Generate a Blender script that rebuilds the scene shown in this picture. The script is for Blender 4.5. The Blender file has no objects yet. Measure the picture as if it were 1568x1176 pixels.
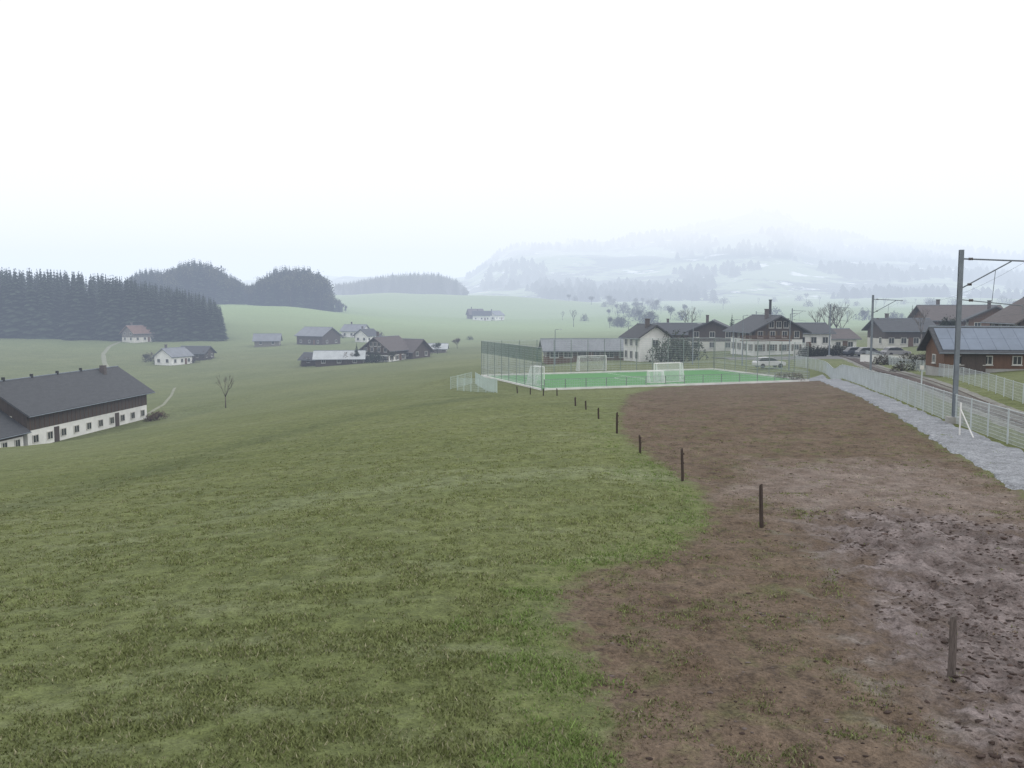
import bpy, bmesh, math, random
import numpy as np
from mathutils import Vector, Matrix
random.seed(7); rng=np.random.default_rng(11)
S=bpy.context.scene
F=1358.0; HZ=470.0; CAMH=6.0
PITCH=math.atan((588-HZ)/F)
# ---------------------------------------------------------------- noise
def vnoise(x,y,seed=0):
    x=np.asarray(x,float);y=np.asarray(y,float)
    xi=np.floor(x).astype(np.int64);yi=np.floor(y).astype(np.int64)
    fx=x-xi;fy=y-yi
    def hs(i,j):
        n=(i*374761393+j*668265263+seed*144269504)&0xffffffff
        n=((n^(n>>13))*1274126177)&0xffffffff
        return (n^(n>>16))/4294967296.0
    fx=fx*fx*(3-2*fx);fy=fy*fy*(3-2*fy)
    a=hs(xi,yi);b=hs(xi+1,yi);c=hs(xi,yi+1);d=hs(xi+1,yi+1)
    return (a*(1-fx)+b*fx)*(1-fy)+(c*(1-fx)+d*fx)*fy-0.5
def fbm(x,y,o=4,seed=0):
    s=0;a=1
    for k in range(o):
        s=s+a*vnoise(np.asarray(x)*2**k+17*k,np.asarray(y)*2**k-9*k,seed+k);a*=0.5
    return s
# ---------------------------------------------------------------- terrain heights
DS=[4,15,30,60,100,140,200,300,420,600,900,1300,2000,6000]
BR=[(-1500,[0,-.5,-2,-5,-9,-11,-12,-12,-8,5,20,30,40,60]),
(-200,[0,0,-1.5,-5,-9,-11.5,-13.5,-13,-8,5,20,30,40,60]),
(0,[0,-.2,-1.2,-4.5,-9.8,-11.5,-13.5,-13,-7.5,6,20,30,40,60]),
(265,[0,0,-.8,-3,-7,-10.5,-14,-15.6,-10,6,16,25,35,60]),
(340,[0,0,-.6,-2.6,-6,-8.8,-12,-14,-10,10,18,26,35,60]),
(600,[0,0,-.2,-1.2,-3.2,-5.5,-7.8,-10.5,-11,-6,6,18,32,60]),
(784,[0,0,0,-.5,-2.6,-4,-6,-9,-11,-9,2,15,30,60]),
(900,[0,0,0,-.5,-2.6,-2.8,-4,-7,-9,-9,-1,14,30,60]),
(1200,[0,0,0,-.2,-2.3,-2.6,-3,-4,-6,-7,2,22,36,60]),
(1400,[0,0,0,0,-1.2,-2,-2.5,-3,-4,-5,4,24,36,60]),
(1568,[0,0,0,.2,.2,-.5,-1,-2,-3,-4,4,20,32,60]),
(2600,[0,0,0,.3,.5,.5,0,-1,-2,-2,0,10,30,60])]
TH=np.array([math.atan((p-784)/F) for p,_ in BR]); TZ=np.array([z for _,z in BR],float)
NT,ND=240,240
thg=np.linspace(TH[0],TH[-1],NT); ldg=np.linspace(math.log(4),math.log(6000),ND)
tmp=np.array([np.interp(ldg,np.log(DS),TZ[i]) for i in range(len(BR))])
tab=np.array([np.interp(thg,TH,tmp[:,j]) for j in range(ND)]).T
def sm(a,axis,s):
    k=np.exp(-0.5*(np.arange(-3*s,3*s+1)/s)**2);k/=k.sum()
    pad=[(0,0),(0,0)];pad[axis]=(3*s,3*s)
    b=np.pad(a,pad,mode='edge')
    return np.apply_along_axis(lambda v:np.convolve(v,k,'valid'),axis,b)
tab=sm(sm(tab,0,7),1,6)
def h0(x,y):
    x=np.asarray(x,float);y=np.asarray(y,float)
    r=np.hypot(x,y)+1e-6;th=np.arctan2(x,y)
    d=np.clip(r*np.cos(np.minimum(np.abs(th),0.7)),4,5999)
    tc=np.clip(th,thg[0],thg[-1]-1e-6)
    fi=(tc-thg[0])/(thg[1]-thg[0]);fj=(np.log(d)-ldg[0])/(ldg[1]-ldg[0])
    i=np.clip(fi.astype(int),0,NT-2);j=np.clip(fj.astype(int),0,ND-2)
    a=fi-i;b=fj-j
    z=tab[i,j]*(1-a)*(1-b)+tab[i+1,j]*a*(1-b)+tab[i,j+1]*(1-a)*b+tab[i+1,j+1]*a*b
    back=np.clip((np.abs(th)-1.1)/1.2,0,1)
    z=z*(1-back)
    # grassy ridge in front of the misty hills
    z=z+np.interp(th,[-.30,-.22,-.13,0,.09,.2],[0,4,10,9,6,0])*np.exp(-((d-1000)/130)**2)
    z=z+np.interp(th,[-.36,-.32,-.25,-.18,-.12],[0,2,4,2,0])*np.exp(-((d-600)/60)**2)
    z=z+fbm(x/28,y/28,3,5)*np.clip((r-25)/120,0,1)*0.7+fbm(x/140,y/140,3,9)*np.clip((r-250)/600,0,1)*5
    return z
PN=np.array([3.25,92.0]);PA=np.array([math.cos(math.radians(20)),math.sin(math.radians(20))]);PB=np.array([-PA[1],PA[0]])
PL,PW,PZ=33.0,19.5,-2.6
sites=[(PN[0]+PA[0]*PL/2+PB[0]*PW/2,PN[1]+PA[1]*PL/2+PB[1]*PW/2,math.radians(20),PL/2+1,PW/2+1,9,PZ-0.03),
       (-61.4,120,math.radians(85.3),18,8,14,-10.9)]
def hh(x,y):
    z=h0(x,y)
    for cx,cy,yw,hl,hw,mg,zz in sites:
        dx=x-cx;dy=y-cy
        lx=np.abs(dx*math.cos(yw)+dy*math.sin(yw))-hl;ly=np.abs(-dx*math.sin(yw)+dy*math.cos(yw))-hw
        d=np.hypot(np.maximum(lx,0),np.maximum(ly,0))
        t=1-np.clip(d/mg,0,1);t=t*t*(3-2*t)
        z=z*(1-t)+zz*t
    return z
def H(x,y): return float(hh(np.array([x]),np.array([y]))[0])
# site survey: bearing/depression of a sighted point -> real ground point
STEP=np.exp(np.linspace(math.log(6),math.log(2500),900))
def loc(px,py):
    a=(px-784)/F;b=(588-py)/F
    d=np.array([a,math.cos(PITCH)+b*math.sin(PITCH),-math.sin(PITCH)+b*math.cos(PITCH)]);
    P=d[None,:]*STEP[:,None];P[:,2]+=CAMH
    g=P[:,2]-hh(P[:,0],P[:,1])
    k=np.argmax(g<0)
    if g[k]>=0:k=len(g)-1
    if k>0:
        t=g[k-1]/(g[k-1]-g[k]+1e-9);p=P[k-1]*(1-t)+P[k]*t
    else:p=P[0]
    return float(p[0]),float(p[1])
def at(px,D):
    x=(px-784)/F*D
    return x,float(D),H(x,D)
# ---------------------------------------------------------------- mesh builder
class MB:
    def __init__(s): s.v=[];s.f=[]
    def add(s,vs,fs):
        o=len(s.v);s.v+= [tuple(v) for v in vs];s.f+=[tuple(i+o for i in f) for f in fs]
    def box(s,c,d,rz=0,ry=0):
        M=Matrix.Rotation(rz,3,'Z')@Matrix.Rotation(ry,3,'Y')
        vs=[]
        for z in(-.5,.5):
            for x,y in((-.5,-.5),(.5,-.5),(.5,.5),(-.5,.5)):
                vs.append(Vector(c)+M@Vector((x*d[0],y*d[1],z*d[2])))
        s.add(vs,[(3,2,1,0),(4,5,6,7),(0,1,5,4),(1,2,6,5),(2,3,7,6),(3,0,4,7)])
    def tube(s,p0,p1,r0,r1=None,n=6):
        r1=r0 if r1 is None else r1
        p0=Vector(p0);p1=Vector(p1);d=(p1-p0)
        if d.length<1e-6:return
        d.normalize();u=d.orthogonal().normalized();w=d.cross(u)
        vs=[]
        for p,r in((p0,r0),(p1,r1)):
            for k in range(n):
                a=2*math.pi*k/n;vs.append(p+u*math.cos(a)*r+w*math.sin(a)*r)
        fs=[(k,(k+1)%n,n+(k+1)%n,n+k) for k in range(n)]+[tuple(range(n-1,-1,-1)),tuple(range(n,2*n))]
        s.add(vs,fs)
    def prism(s,poly,x0,x1):  # poly in (y,z), extruded along x
        n=len(poly);vs=[(x0,a,b) for a,b in poly]+[(x1,a,b) for a,b in poly]
        s.add(vs,[(k,(k+1)%n,n+(k+1)%n,n+k) for k in range(n)]+[tuple(range(n-1,-1,-1)),tuple(range(n,2*n))])
    def obj(s,name,mat,parent=None,smooth=False,recalc=True):
        me=bpy.data.meshes.new(name);me.from_pydata(s.v,[],s.f);me.update()
        if recalc:
            bm=bmesh.new();bm.from_mesh(me);bmesh.ops.recalc_face_normals(bm,faces=bm.faces);bm.to_mesh(me);bm.free()
        me.materials.append(mat)
        if smooth:
            me.polygons.foreach_set('use_smooth',[True]*len(me.polygons))
        o=bpy.data.objects.new(name,me);S.collection.objects.link(o)
        if parent:o.parent=parent
        return o
def empty(name,loc_=(0,0,0),rz=0):
    e=bpy.data.objects.new(name,None);e.location=loc_;e.rotation_euler=(0,0,rz);e.empty_display_size=.3
    S.collection.objects.link(e);return e
def npmesh(name,V,Fc,mat,smooth=False,cols=None,parent=None):
    V=np.asarray(V,np.float32);Fc=np.asarray(Fc,np.int32);k=Fc.shape[1]
    me=bpy.data.meshes.new(name)
    me.vertices.add(len(V));me.vertices.foreach_set('co',V.ravel())
    me.loops.add(Fc.size);me.loops.foreach_set('vertex_index',Fc.ravel())
    me.polygons.add(len(Fc));me.polygons.foreach_set('loop_start',np.arange(0,Fc.size,k,dtype=np.int32))
    me.polygons.foreach_set('loop_total',np.full(len(Fc),k,np.int32))
    if smooth:me.polygons.foreach_set('use_smooth',np.ones(len(Fc),bool))
    me.update(calc_edges=True);me.validate()
    if cols is not None:
        a=me.attributes.new('col','FLOAT_COLOR','POINT')
        c=np.ones((len(V),4),np.float32);c[:,:3]=cols;a.data.foreach_set('color',c.ravel())
    me.materials.append(mat)
    o=bpy.data.objects.new(name,me);S.collection.objects.link(o)
    if parent:o.parent=parent
    return o
# ---------------------------------------------------------------- materials
class NT_:
    def __init__(s,name):
        s.m=bpy.data.materials.new(name);s.m.use_nodes=True;s.t=s.m.node_tree;s.n=s.t.nodes;s.l=s.t.links
        s.b=s.n['Principled BSDF'];s.co=s.n.new('ShaderNodeTexCoord')
    def set(s,inp,v):
        if hasattr(v,'is_output'):s.l.new(v,inp)
        else:inp.default_value=v
    def noise(s,sc,det=4,rough=.6,vec=None):
        n=s.n.new('ShaderNodeTexNoise');n.inputs['Scale'].default_value=sc;n.inputs['Detail'].default_value=det;n.inputs['Roughness'].default_value=rough
        s.l.new(vec or s.co.outputs['Object'],n.inputs['Vector']);return n.outputs['Fac']
    def math(s,op,a,b=0.,c=None,clamp=False):
        n=s.n.new('ShaderNodeMath');n.operation=op;n.use_clamp=clamp
        s.set(n.inputs[0],a);s.set(n.inputs[1],b)
        if c is not None:s.set(n.inputs[2],c)
        return n.outputs[0]
    def mr(s,v,a,b,c=0.,d=1.):
        n=s.n.new('ShaderNodeMapRange');s.set(n.inputs[0],v)
        for i,q in zip((1,2,3,4),(a,b,c,d)):n.inputs[i].default_value=q
        return n.outputs[0]
    def mix(s,f,a,b,mode='MIX'):
        n=s.n.new('ShaderNodeMix');n.data_type='RGBA';n.blend_type=mode
        s.set(n.inputs[0],f)
        for i,q in((6,a),(7,b)):
            if hasattr(q,'is_output'):s.l.new(q,n.inputs[i])
            else:n.inputs[i].default_value=(*q,1)
        return n.outputs[2]
    def scale(s,c,f):
        n=s.n.new('ShaderNodeVectorMath');n.operation='SCALE';s.l.new(c,n.inputs[0]);s.set(n.inputs[3],f);return n.outputs[0]
    def bump(s,h,dist=.02,st=1):
        n=s.n.new('ShaderNodeBump');n.inputs['Distance'].default_value=dist;n.inputs['Strength'].default_value=st
        s.l.new(h,n.inputs['Height']);s.l.new(n.outputs[0],s.b.inputs['Normal'])
    def attr(s,name):
        n=s.n.new('ShaderNodeAttribute');n.attribute_name=name;return n
    def vec(s,sx,sy,sz):
        n=s.n.new('ShaderNodeMapping');n.inputs['Scale'].default_value=(sx,sy,sz);s.l.new(s.co.outputs['Object'],n.inputs[0]);return n.outputs[0]
def mat(name,col,rough=.85,sc=3,var=.25,bump=.01,metal=0,spec=.3,stretch=(1,1,1),col2=None):
    M=NT_(name);v=M.vec(*stretch)
    n=M.noise(sc,4,.65,v);n2=M.noise(sc*.17,2,.5,v)
    c=M.mix(M.mr(n2,.35,.65),col,col2 or tuple(q*.85 for q in col))
    c=M.scale(c,M.mr(n,.25,.75,1-var,1+var))
    M.l.new(c,M.b.inputs['Base Color']);M.b.inputs['Roughness'].default_value=rough;M.b.inputs['Metallic'].default_value=metal
    M.b.inputs['Specular IOR Level'].default_value=spec
    if bump:M.bump(n,bump)
    return M.m
m_white=mat('white_render',(.78,.78,.77),.9,1.5,.08)
m_offw=mat('cream_render',(.62,.61,.57),.9,1.5,.1)
m_wood=mat('dark_weathered_wood',(.080,.064,.056),.85,4,.35,stretch=(6,6,.4))
m_wood2=mat('brown_wood_cladding',(.14,.08,.052),.8,4,.3,stretch=(6,6,.4))
m_woodg=mat('grey_wood',(.19,.175,.16),.9,5,.35,stretch=(6,6,.4))
m_slate=mat('dark_roof_tiles',(.075,.08,.09),.8,6,.3,stretch=(1,3,3))
m_roofb=mat('brown_roof_tiles',(.12,.105,.105),.85,6,.3,stretch=(1,3,3))
m_roofg=mat('grey_eternit_roof',(.22,.235,.265),.7,3,.2)
m_roofl=mat('light_metal_roof',(.42,.45,.47),.6,3,.15)
m_roofr=mat('faded_roof_tiles',(.20,.13,.11),.85,5,.3)
m_glass=mat('window_glass',(.03,.035,.04),.15,1,.1,0,0,.6)
m_frame=mat('window_frame_white',(.6,.6,.58),.6,2,.05,0)
m_shut=mat('window_shutter',(.12,.09,.06),.8,3,.2,0)
m_conc=mat('concrete',(.36,.36,.35),.9,4,.15)
m_galv=mat('galvanised_steel',(.50,.55,.58),.5,6,.1,0,.2,.5)
m_galvd=mat('weathered_steel_mesh',(.24,.28,.27),.6,6,.1,0,.2,.4)
m_mast=mat('grey_steel_mast',(.21,.24,.28),.6,5,.15,0,.2)
m_rust=mat('rusty_rail_steel',(.13,.10,.085),.7,8,.2,0)
m_dark=mat('dark_metal',(.035,.038,.042),.6,5,.2,0)
m_net=mat('net_white',(.78,.83,.82),.8,5,.05,0)
m_netb=mat('snow_fence_netting',(.50,.60,.58),.8,5,.05,0)
m_wp=mat('white_paint',(.78,.78,.78),.5,5,.04,0)
m_post=mat('old_fence_wood',(.060,.047,.043),.95,12,.45,.01,stretch=(3,3,.5))
m_postg=mat('grey_fence_wood',(.13,.11,.105),.95,12,.45,.01,stretch=(3,3,.5))
m_solar=mat('solar_panel',(.16,.20,.27),.35,2,.1,0,.2,.6)
m_tyre=mat('rubber',(.02,.02,.02),.8,9,.2,0)
m_meshg=mat('green_netting',(.10,.16,.15),.8,5,.1,0)
def gravel(name,c1,c2,sc=14):
    M=NT_(name);v=M.n.new('ShaderNodeTexVoronoi');v.inputs['Scale'].default_value=sc;M.l.new(M.co.outputs['Object'],v.inputs['Vector'])
    n=M.noise(.8,4,.6);n3=M.noise(5,3,.7)
    c=M.mix(M.mr(v.outputs['Color'],.1,.9),c1,c2)
    c=M.scale(c,M.mr(n,.3,.7,.76,1.2));c=M.scale(c,M.mr(n3,.3,.7,.75,1.22))
    M.l.new(c,M.b.inputs['Base Color']);M.b.inputs['Roughness'].default_value=.95;M.bump(v.outputs['Distance'],.03)
    return M.m
m_gravel=gravel('gravel',(.18,.19,.21),(.34,.36,.40),18)
m_ballast=gravel('track_ballast',(.14,.14,.125),(.24,.24,.22),9)
def attmat(name,rough=.8,spec=.15):
    M=NT_(name);a=M.attr('col');M.l.new(a.outputs['Color'],M.b.inputs['Base Color'])
    M.b.inputs['Roughness'].default_value=rough;M.b.inputs['Specular IOR Level'].default_value=spec
    return M.m
m_leaf=attmat('foliage');m_blade=attmat('grass_blades',.75,.2);m_clod=attmat('soil_clods',.9,.2)
# ---------------------------------------------------------------- soil outline on the ground
def poly(pts): return np.array([loc(*p) for p in pts])
soilP=poly([(930,1400),(940,1176),(935,1100),(895,1040),(880,980),(850,930),(860,905),(900,877),(940,864),(1010,850),(1060,825),(1085,790),(1070,745),(1040,733),(985,690),(952,662),(946,640),(955,618),(965,603),(1040,592),(1130,583),(1200,580),(1245,582),(1330,612),(1400,655),(1480,705),(1568,755),(1750,860),(2000,1000),(2200,1300)])
mudP=poly([(1215,800),(1240,830),(1275,860),(1305,905),(1285,960),(1330,1010),(1400,1060),(1440,1110),(1440,1176),(1460,1400),(2200,1400),(2000,1000),(1750,850),(1568,800),(1400,775),(1290,780)])
palP=poly([(1100,740),(1170,705),(1300,700),(1450,705),(1568,760),(1700,830),(1400,800),(1200,790)])
bandL=np.array([loc(*p) for p in[(-200,835),(0,778),(250,718),(420,668),(560,635),(760,606)]])
bandM=np.array([loc(*p) for p in[(330,790),(480,765),(700,735),(900,722),(1030,728)]])
def sdist(P,x,y):
    x=np.asarray(x,float);y=np.asarray(y,float);d=np.full(x.shape,1e9);ins=np.zeros(x.shape,bool)
    n=len(P)
    for k in range(n):
        a=P[k];b=P[(k+1)%n];e=b-a
        t=np.clip(((x-a[0])*e[0]+(y-a[1])*e[1])/(e@e+1e-9),0,1)
        d=np.minimum(d,np.hypot(x-a[0]-e[0]*t,y-a[1]-e[1]*t))
        c=((a[1]>y)!=(b[1]>y))
        with np.errstate(divide='ignore',invalid='ignore'):
            xx=(b[0]-a[0])*(y-a[1])/(b[1]-a[1]+1e-12)+a[0]
        ins^=c&(x<xx)
    return np.where(ins,d,-d)
def ldist(P,x,y):
    d=np.full(x.shape,1e9)
    for k in range(len(P)-1):
        a=P[k];e=P[k+1]-a;t=np.clip(((x-a[0])*e[0]+(y-a[1])*e[1])/(e@e),0,1);d=np.minimum(d,np.hypot(x-a[0]-e[0]*t,y-a[1]-e[1]*t))
    return d
# ---------------------------------------------------------------- ground sheet
def relief(x,y,ms,mm):
    z=(1-ms)*(fbm(x*1.2,y*1.2,4,21)*.09)+ms*(fbm(x*1.7,y*1.7,4,31)*.10-.06)
    return z-mm*(np.abs(fbm(x*2.2,y*1.6,4,41))*.26-.05)
def ground():
    th=np.concatenate([np.linspace(-math.pi,-.72,46)[:-1],np.linspace(-.72,.72,620),np.linspace(.72,math.pi,46)[1:]])
    r=np.concatenate([[.05,1,2.5,4.5,6.5,8],np.exp(np.linspace(math.log(9),math.log(90),330)),np.exp(np.linspace(math.log(90),math.log(9000),220))[1:]])
    T,R=np.meshgrid(th,r);X=R*np.sin(T);Y=R*np.cos(T);Z=hh(X,Y)
    so=sdist(soilP,X,Y);mu=sdist(mudP,X,Y);pa=sdist(palP,X,Y)
    near=np.clip(1-(R-60)/60,0,1)
    ms=np.clip(so/1.0+.5,0,1);mm=np.clip(mu/1.5+.5,0,1)
    Z=Z+near*relief(X,Y,ms,mm)
    V=np.stack([X,Y,Z],-1).reshape(-1,3);nr,nt=X.shape
    i=np.arange(nr-1)[:,None];j=np.arange(nt-1)[None,:];b=(i*nt+j)
    Fq=np.stack([b,b+nt,b+nt+1,b+1],-1).reshape(-1,4)[:,::-1]
    M=NT_('ground');
    big=M.noise(.035,3,.6);med=M.noise(.45,4,.6);n1=M.noise(1.0,4,.65);fin=M.noise(2.6,4,.72);vf=M.noise(13,2,.7)
    stv=M.vec(.25,1.3,1);st=M.noise(.8,3,.6,stv)
    g=M.mix(M.mr(big,.38,.62),(.122,.145,.056),(.155,.176,.074))
    g=M.mix(M.mr(med,.42,.68,0,.5),g,(.098,.122,.050))
    g=M.mix(M.mr(st,.50,.68,0,.5),g,(.190,.212,.118))
    up=M.attr('far_grass').outputs['Fac'];g=M.mix(M.math('MULTIPLY',up,.85),g,(.27,.36,.17))  # grass colour turns paler with distance along y
    bd=M.attr('band').outputs['Fac'];g=M.mix(M.math('MULTIPLY',bd,.6),g,(.075,.095,.042))
    be=M.attr('pale_band').outputs['Fac'];g=M.mix(M.math('MULTIPLY',be,.40),g,(.22,.25,.15))
    g=M.scale(g,M.mr(fin,.32,.68,.70,1.28));g=M.scale(g,M.mr(vf,.3,.7,.78,1.22))
    so_=M.attr('soil').outputs['Fac'];mu_=M.attr('mud').outputs['Fac'];pa_=M.attr('pale').outputs['Fac']
    s=M.mix(M.mr(med,.35,.65),(.110,.080,.058),(.150,.114,.086))
    s=M.mix(M.mr(n1,.52,.66,0,.7),s,(.108,.112,.050))
    s=M.mix(M.mr(fin,.56,.68,0,.55),s,(.062,.045,.036))
    pale=M.mix(M.mr(n1,.35,.65),(.155,.122,.105),(.235,.195,.178))
    pm=M.mr(M.math('ADD',pa_,M.math('MULTIPLY',M.math('SUBTRACT',med,.5),9.)),-1.2,2.,0,.85)
    s=M.mix(pm,s,pale)
    s=M.scale(s,M.mr(fin,.3,.7,1.28,.70));s=M.scale(s,M.mr(vf,.3,.7,.70,1.30))
    md=M.mix(M.mr(n1,.42,.62),(.105,.082,.078),(.215,.18,.178))
    md=M.mix(M.mr(M.noise(3.6,4,.7),.50,.64,0,.85),md,(.058,.043,.040))
    md=M.scale(md,M.mr(vf,.3,.7,.72,1.28))
    mm_=M.mr(M.math('ADD',mu_,M.math('MULTIPLY',M.math('SUBTRACT',n1,.5),6.)),-.6,1.4)
    s=M.mix(mm_,s,md)
    w=M.math('ADD',M.math('MULTIPLY',M.math('SUBTRACT',n1,.5),2.2),M.math('MULTIPLY',M.math('SUBTRACT',fin,.5),1.4))
    sk=M.mr(M.math('ADD',so_,w),-.25,.28)
    c=M.mix(sk,g,s)
    M.l.new(c,M.b.inputs['Base Color'])
    M.l.new(M.math('SUBTRACT',.95,M.math('MULTIPLY',mm_,.3)),M.b.inputs['Roughness']);M.b.inputs['Specular IOR Level'].default_value=.25
    M.bump(M.math('ADD',fin,M.math('MULTIPLY',vf,.5)),.12,1.0)
    o=npmesh('ground',V,Fq,M.m,True)
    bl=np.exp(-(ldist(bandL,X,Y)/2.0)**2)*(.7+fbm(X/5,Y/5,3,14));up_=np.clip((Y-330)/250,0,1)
    be_=np.exp(-(ldist(bandM,X,Y)/1.3)**2)*(.6+1.5*fbm(X/4,Y/4,3,15))
    for nm,A in(('soil',so),('mud',mu),('pale',pa),('band',np.clip(bl,0,1)),('pale_band',np.clip(be_,0,1)),('far_grass',up_)):
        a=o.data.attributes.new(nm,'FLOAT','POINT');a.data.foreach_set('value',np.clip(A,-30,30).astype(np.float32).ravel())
ground()
# ---------------------------------------------------------------- grass blades + clods
def blades():
    N=110000
    r=10+52*rng.random(N)**1.45;t=rng.uniform(-.66,.66,N);x=r*np.sin(t);y=r*np.cos(t)
    so0=sdist(soilP,x,y);so=so0+fbm(x*.8,y*.8,3,3)*1.5;mu=sdist(mudP,x,y)
    cl=fbm(x*1.3,y*1.9,3,77)
    p=np.where(so<0,.66+cl*1.3,np.where(mu>0,.015,.20+cl*.95))*np.clip((64-r)/34,0,1)
    k=rng.random(N)<p;x,y,r,so,cl,so0,mu=x[k],y[k],r[k],so[k],cl[k],so0[k],mu[k]
    n=len(x);B=7
    z=hh(x,y)+relief(x,y,np.clip(so0+.5,0,1),np.clip(mu/1.5+.5,0,1))
    X=np.repeat(x,B);Y=np.repeat(y,B);Zb=np.repeat(z,B);R=np.repeat(r,B);SO=np.repeat(so,B);CL=np.repeat(cl,B)
    m=n*B
    X=X+rng.normal(0,.06,m);Y=Y+rng.normal(0,.06,m)
    a=rng.uniform(0,2*math.pi,m);hgt=rng.uniform(.022,.062,m)*(1+.8*CL)*np.clip(1.2-R/60,.3,1);w=rng.uniform(.006,.013,m)*(1+R/30)
    hgt=np.where(SO<0,hgt,hgt*.7)
    lean=rng.uniform(.4,1.5,m)*hgt;la=rng.uniform(0,2*math.pi,m)
    dx=np.cos(a)*w;dy=np.sin(a)*w
    v0=np.stack([X-dx,Y-dy,Zb-.015],-1);v1=np.stack([X+dx,Y+dy,Zb-.015],-1);v2=np.stack([X+np.cos(la)*lean,Y+np.sin(la)*lean,Zb+hgt],-1)
    V=np.stack([v0,v1,v2],1).reshape(-1,3);Fc=np.arange(3*m).reshape(-1,3)
    big=fbm(X/14,Y/14,3,50)
    bl=np.exp(-(ldist(bandL,X,Y)/2.0)**2)*.35
    g=np.array([.158,.182,.074])[None]*(1+rng.normal(0,.20,m))[:,None]*((1+.3*big)*(1+.35*CL)*(1-bl))[:,None]
    yel=(rng.random(m)<.14)[:,None];g=np.where(yel,np.array([.26,.25,.16])[None]*(1+rng.normal(0,.15,m))[:,None],g)
    lush=((SO>-1.5)&(SO<0))[:,None];g=np.where(lush&~yel,np.array([.158,.222,.07])[None]*(1+rng.normal(0,.18,m))[:,None],g)
    b=np.array([.165,.128,.088])[None]*(1+rng.normal(0,.25,m))[:,None]
    gs=(rng.random(m)<np.clip(.36+CL*1.6,0,1))[:,None]
    c=np.where(SO[:,None]<0,g,np.where(gs,g*.9,b));c=np.clip(c,.01,.5)
    npmesh('grass',V,Fc,m_blade,cols=np.repeat(c,3,0))
blades()
def clods():
    N=30000;r=9.5+32*rng.random(N)**1.3;t=rng.uniform(0.02,.68,N);x=r*np.sin(t);y=r*np.cos(t)
    so=sdist(soilP,x,y);mu0=sdist(mudP,x,y);mu=mu0+fbm(x,y,3,8)*3
    k=(so>.3)&(rng.random(N)<np.where(mu>0,.8*np.clip(.5+fbm(x*.7,y*.7,3,19)*2.4,0,1),.12));x,y,mu,mu0,r=x[k],y[k],mu[k],mu0[k],r[k];n=len(x)
    z=hh(x,y)+relief(x,y,1.0,np.clip(mu0/1.5+.5,0,1))
    bm=bmesh.new();bmesh.ops.create_icosphere(bm,subdivisions=1,radius=1);P=np.array([v.co[:] for v in bm.verts]);Fi=np.array([[v.index for v in f.verts] for f in bm.faces]);bm.free()
    s=np.exp(rng.normal(-4.1,.45,n))*np.where(mu>0,1.2,.7);s=np.clip(s,.006,.045)
    V=P[None]*(1+rng.normal(0,.25,(n,len(P),1)))*s[:,None,None]
    V=V*np.stack([rng.uniform(.9,2.2,n),rng.uniform(.8,1.4,n),rng.uniform(.4,.7,n)],-1)[:,None,:]
    V=V+np.stack([x,y,z+s*.1],-1)[:,None,:]
    Fc=(Fi[None]+np.arange(n)[:,None,None]*len(P)).reshape(-1,3)
    c=np.where(rng.random(n)[:,None]<.7,np.array([.066,.048,.043])[None],np.array([.14,.115,.11])[None])*(1+rng.normal(0,.2,n))[:,None]
    npmesh('soil_clods',V.reshape(-1,3),Fc,m_clod,False,np.repeat(np.clip(c,.01,.5),len(P),0))
clods()
# ---------------------------------------------------------------- ribbons
def resample(P,step):
    P=np.array(P,float);d=np.r_[0,np.cumsum(np.hypot(*np.diff(P,axis=0).T))];s=np.arange(0,d[-1],step)
    return np.stack([np.interp(s,d,P[:,0]),np.interp(s,d,P[:,1])],-1)
def smoothline(P,step=.8,w=7):
    Q=resample(P,step);k=np.ones(w)/w;q=np.pad(Q,((w//2,w//2),(0,0)),mode='reflect',reflect_type='odd')
    return np.stack([np.convolve(q[:,i],k,'valid') for i in(0,1)],-1)
def ribbon(name,Lp,Rp,mat_,dz,nc=8,parent=None,n=160,crown=True,rag=0):
    def rs(P):
        d=np.r_[0,np.cumsum(np.hypot(*np.diff(P,axis=0).T))];s=np.linspace(0,d[-1],n);return np.stack([np.interp(s,d,P[:,0]),np.interp(s,d,P[:,1])],-1)
    A=rs(np.array(Lp));B=rs(np.array(Rp));t=np.linspace(0,1,nc)[None,:,None]
    if rag:
        u=(B-A)/np.linalg.norm(B-A,axis=1)[:,None]
        A=A+u*(fbm(A[:,0]*1.3,A[:,1]*1.3,3,5)*rag)[:,None];B=B+u*(fbm(B[:,0]*1.3,B[:,1]*1.3,3,6)*rag)[:,None]
    G=A[:,None]*(1-t)+B[:,None]*t;Z=hh(G[...,0],G[...,1])+dz
    if crown:Z[:,0]-=dz+.10;Z[:,-1]-=dz+.10
    V=np.concatenate([G,Z[...,None]],-1).reshape(-1,3);i=np.arange(n-1)[:,None];j=np.arange(nc-1)[None];b=i*nc+j
    return npmesh(name,V,np.stack([b,b+1,b+nc+1,b+nc],-1).reshape(-1,4),mat_,True,parent=parent)
pl=smoothline([loc(*p) for p in[(1900,960),(1700,840),(1568,757),(1500,717),(1420,669),(1370,637),(1330,615),(1290,597),(1235,580)]])
pr=smoothline([loc(*p) for p in[(2000,870),(1750,750),(1568,690),(1500,664),(1440,642),(1390,620),(1350,604),(1310,588),(1262,573)]])
ribbon('gravel_path',pl,pr,m_gravel,.05,nc=14,n=400,rag=.7)
MST=[(15,-5),(22.6,45),(38.9,96),(52.6,147),(63,200),(70,255)]
def offs(P,d):
    P=np.array(P);T=np.gradient(P,axis=0);T/=np.linalg.norm(T,axis=1)[:,None];return P+np.stack([T[:,1],-T[:,0]],-1)*d
ml=smoothline(MST,2,15)
rail=empty('railway_track')
ribbon('ballast',offs(ml,1.2),offs(ml,4.4),m_ballast,.10,parent=rail,n=300,nc=9,rag=.4)
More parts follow.
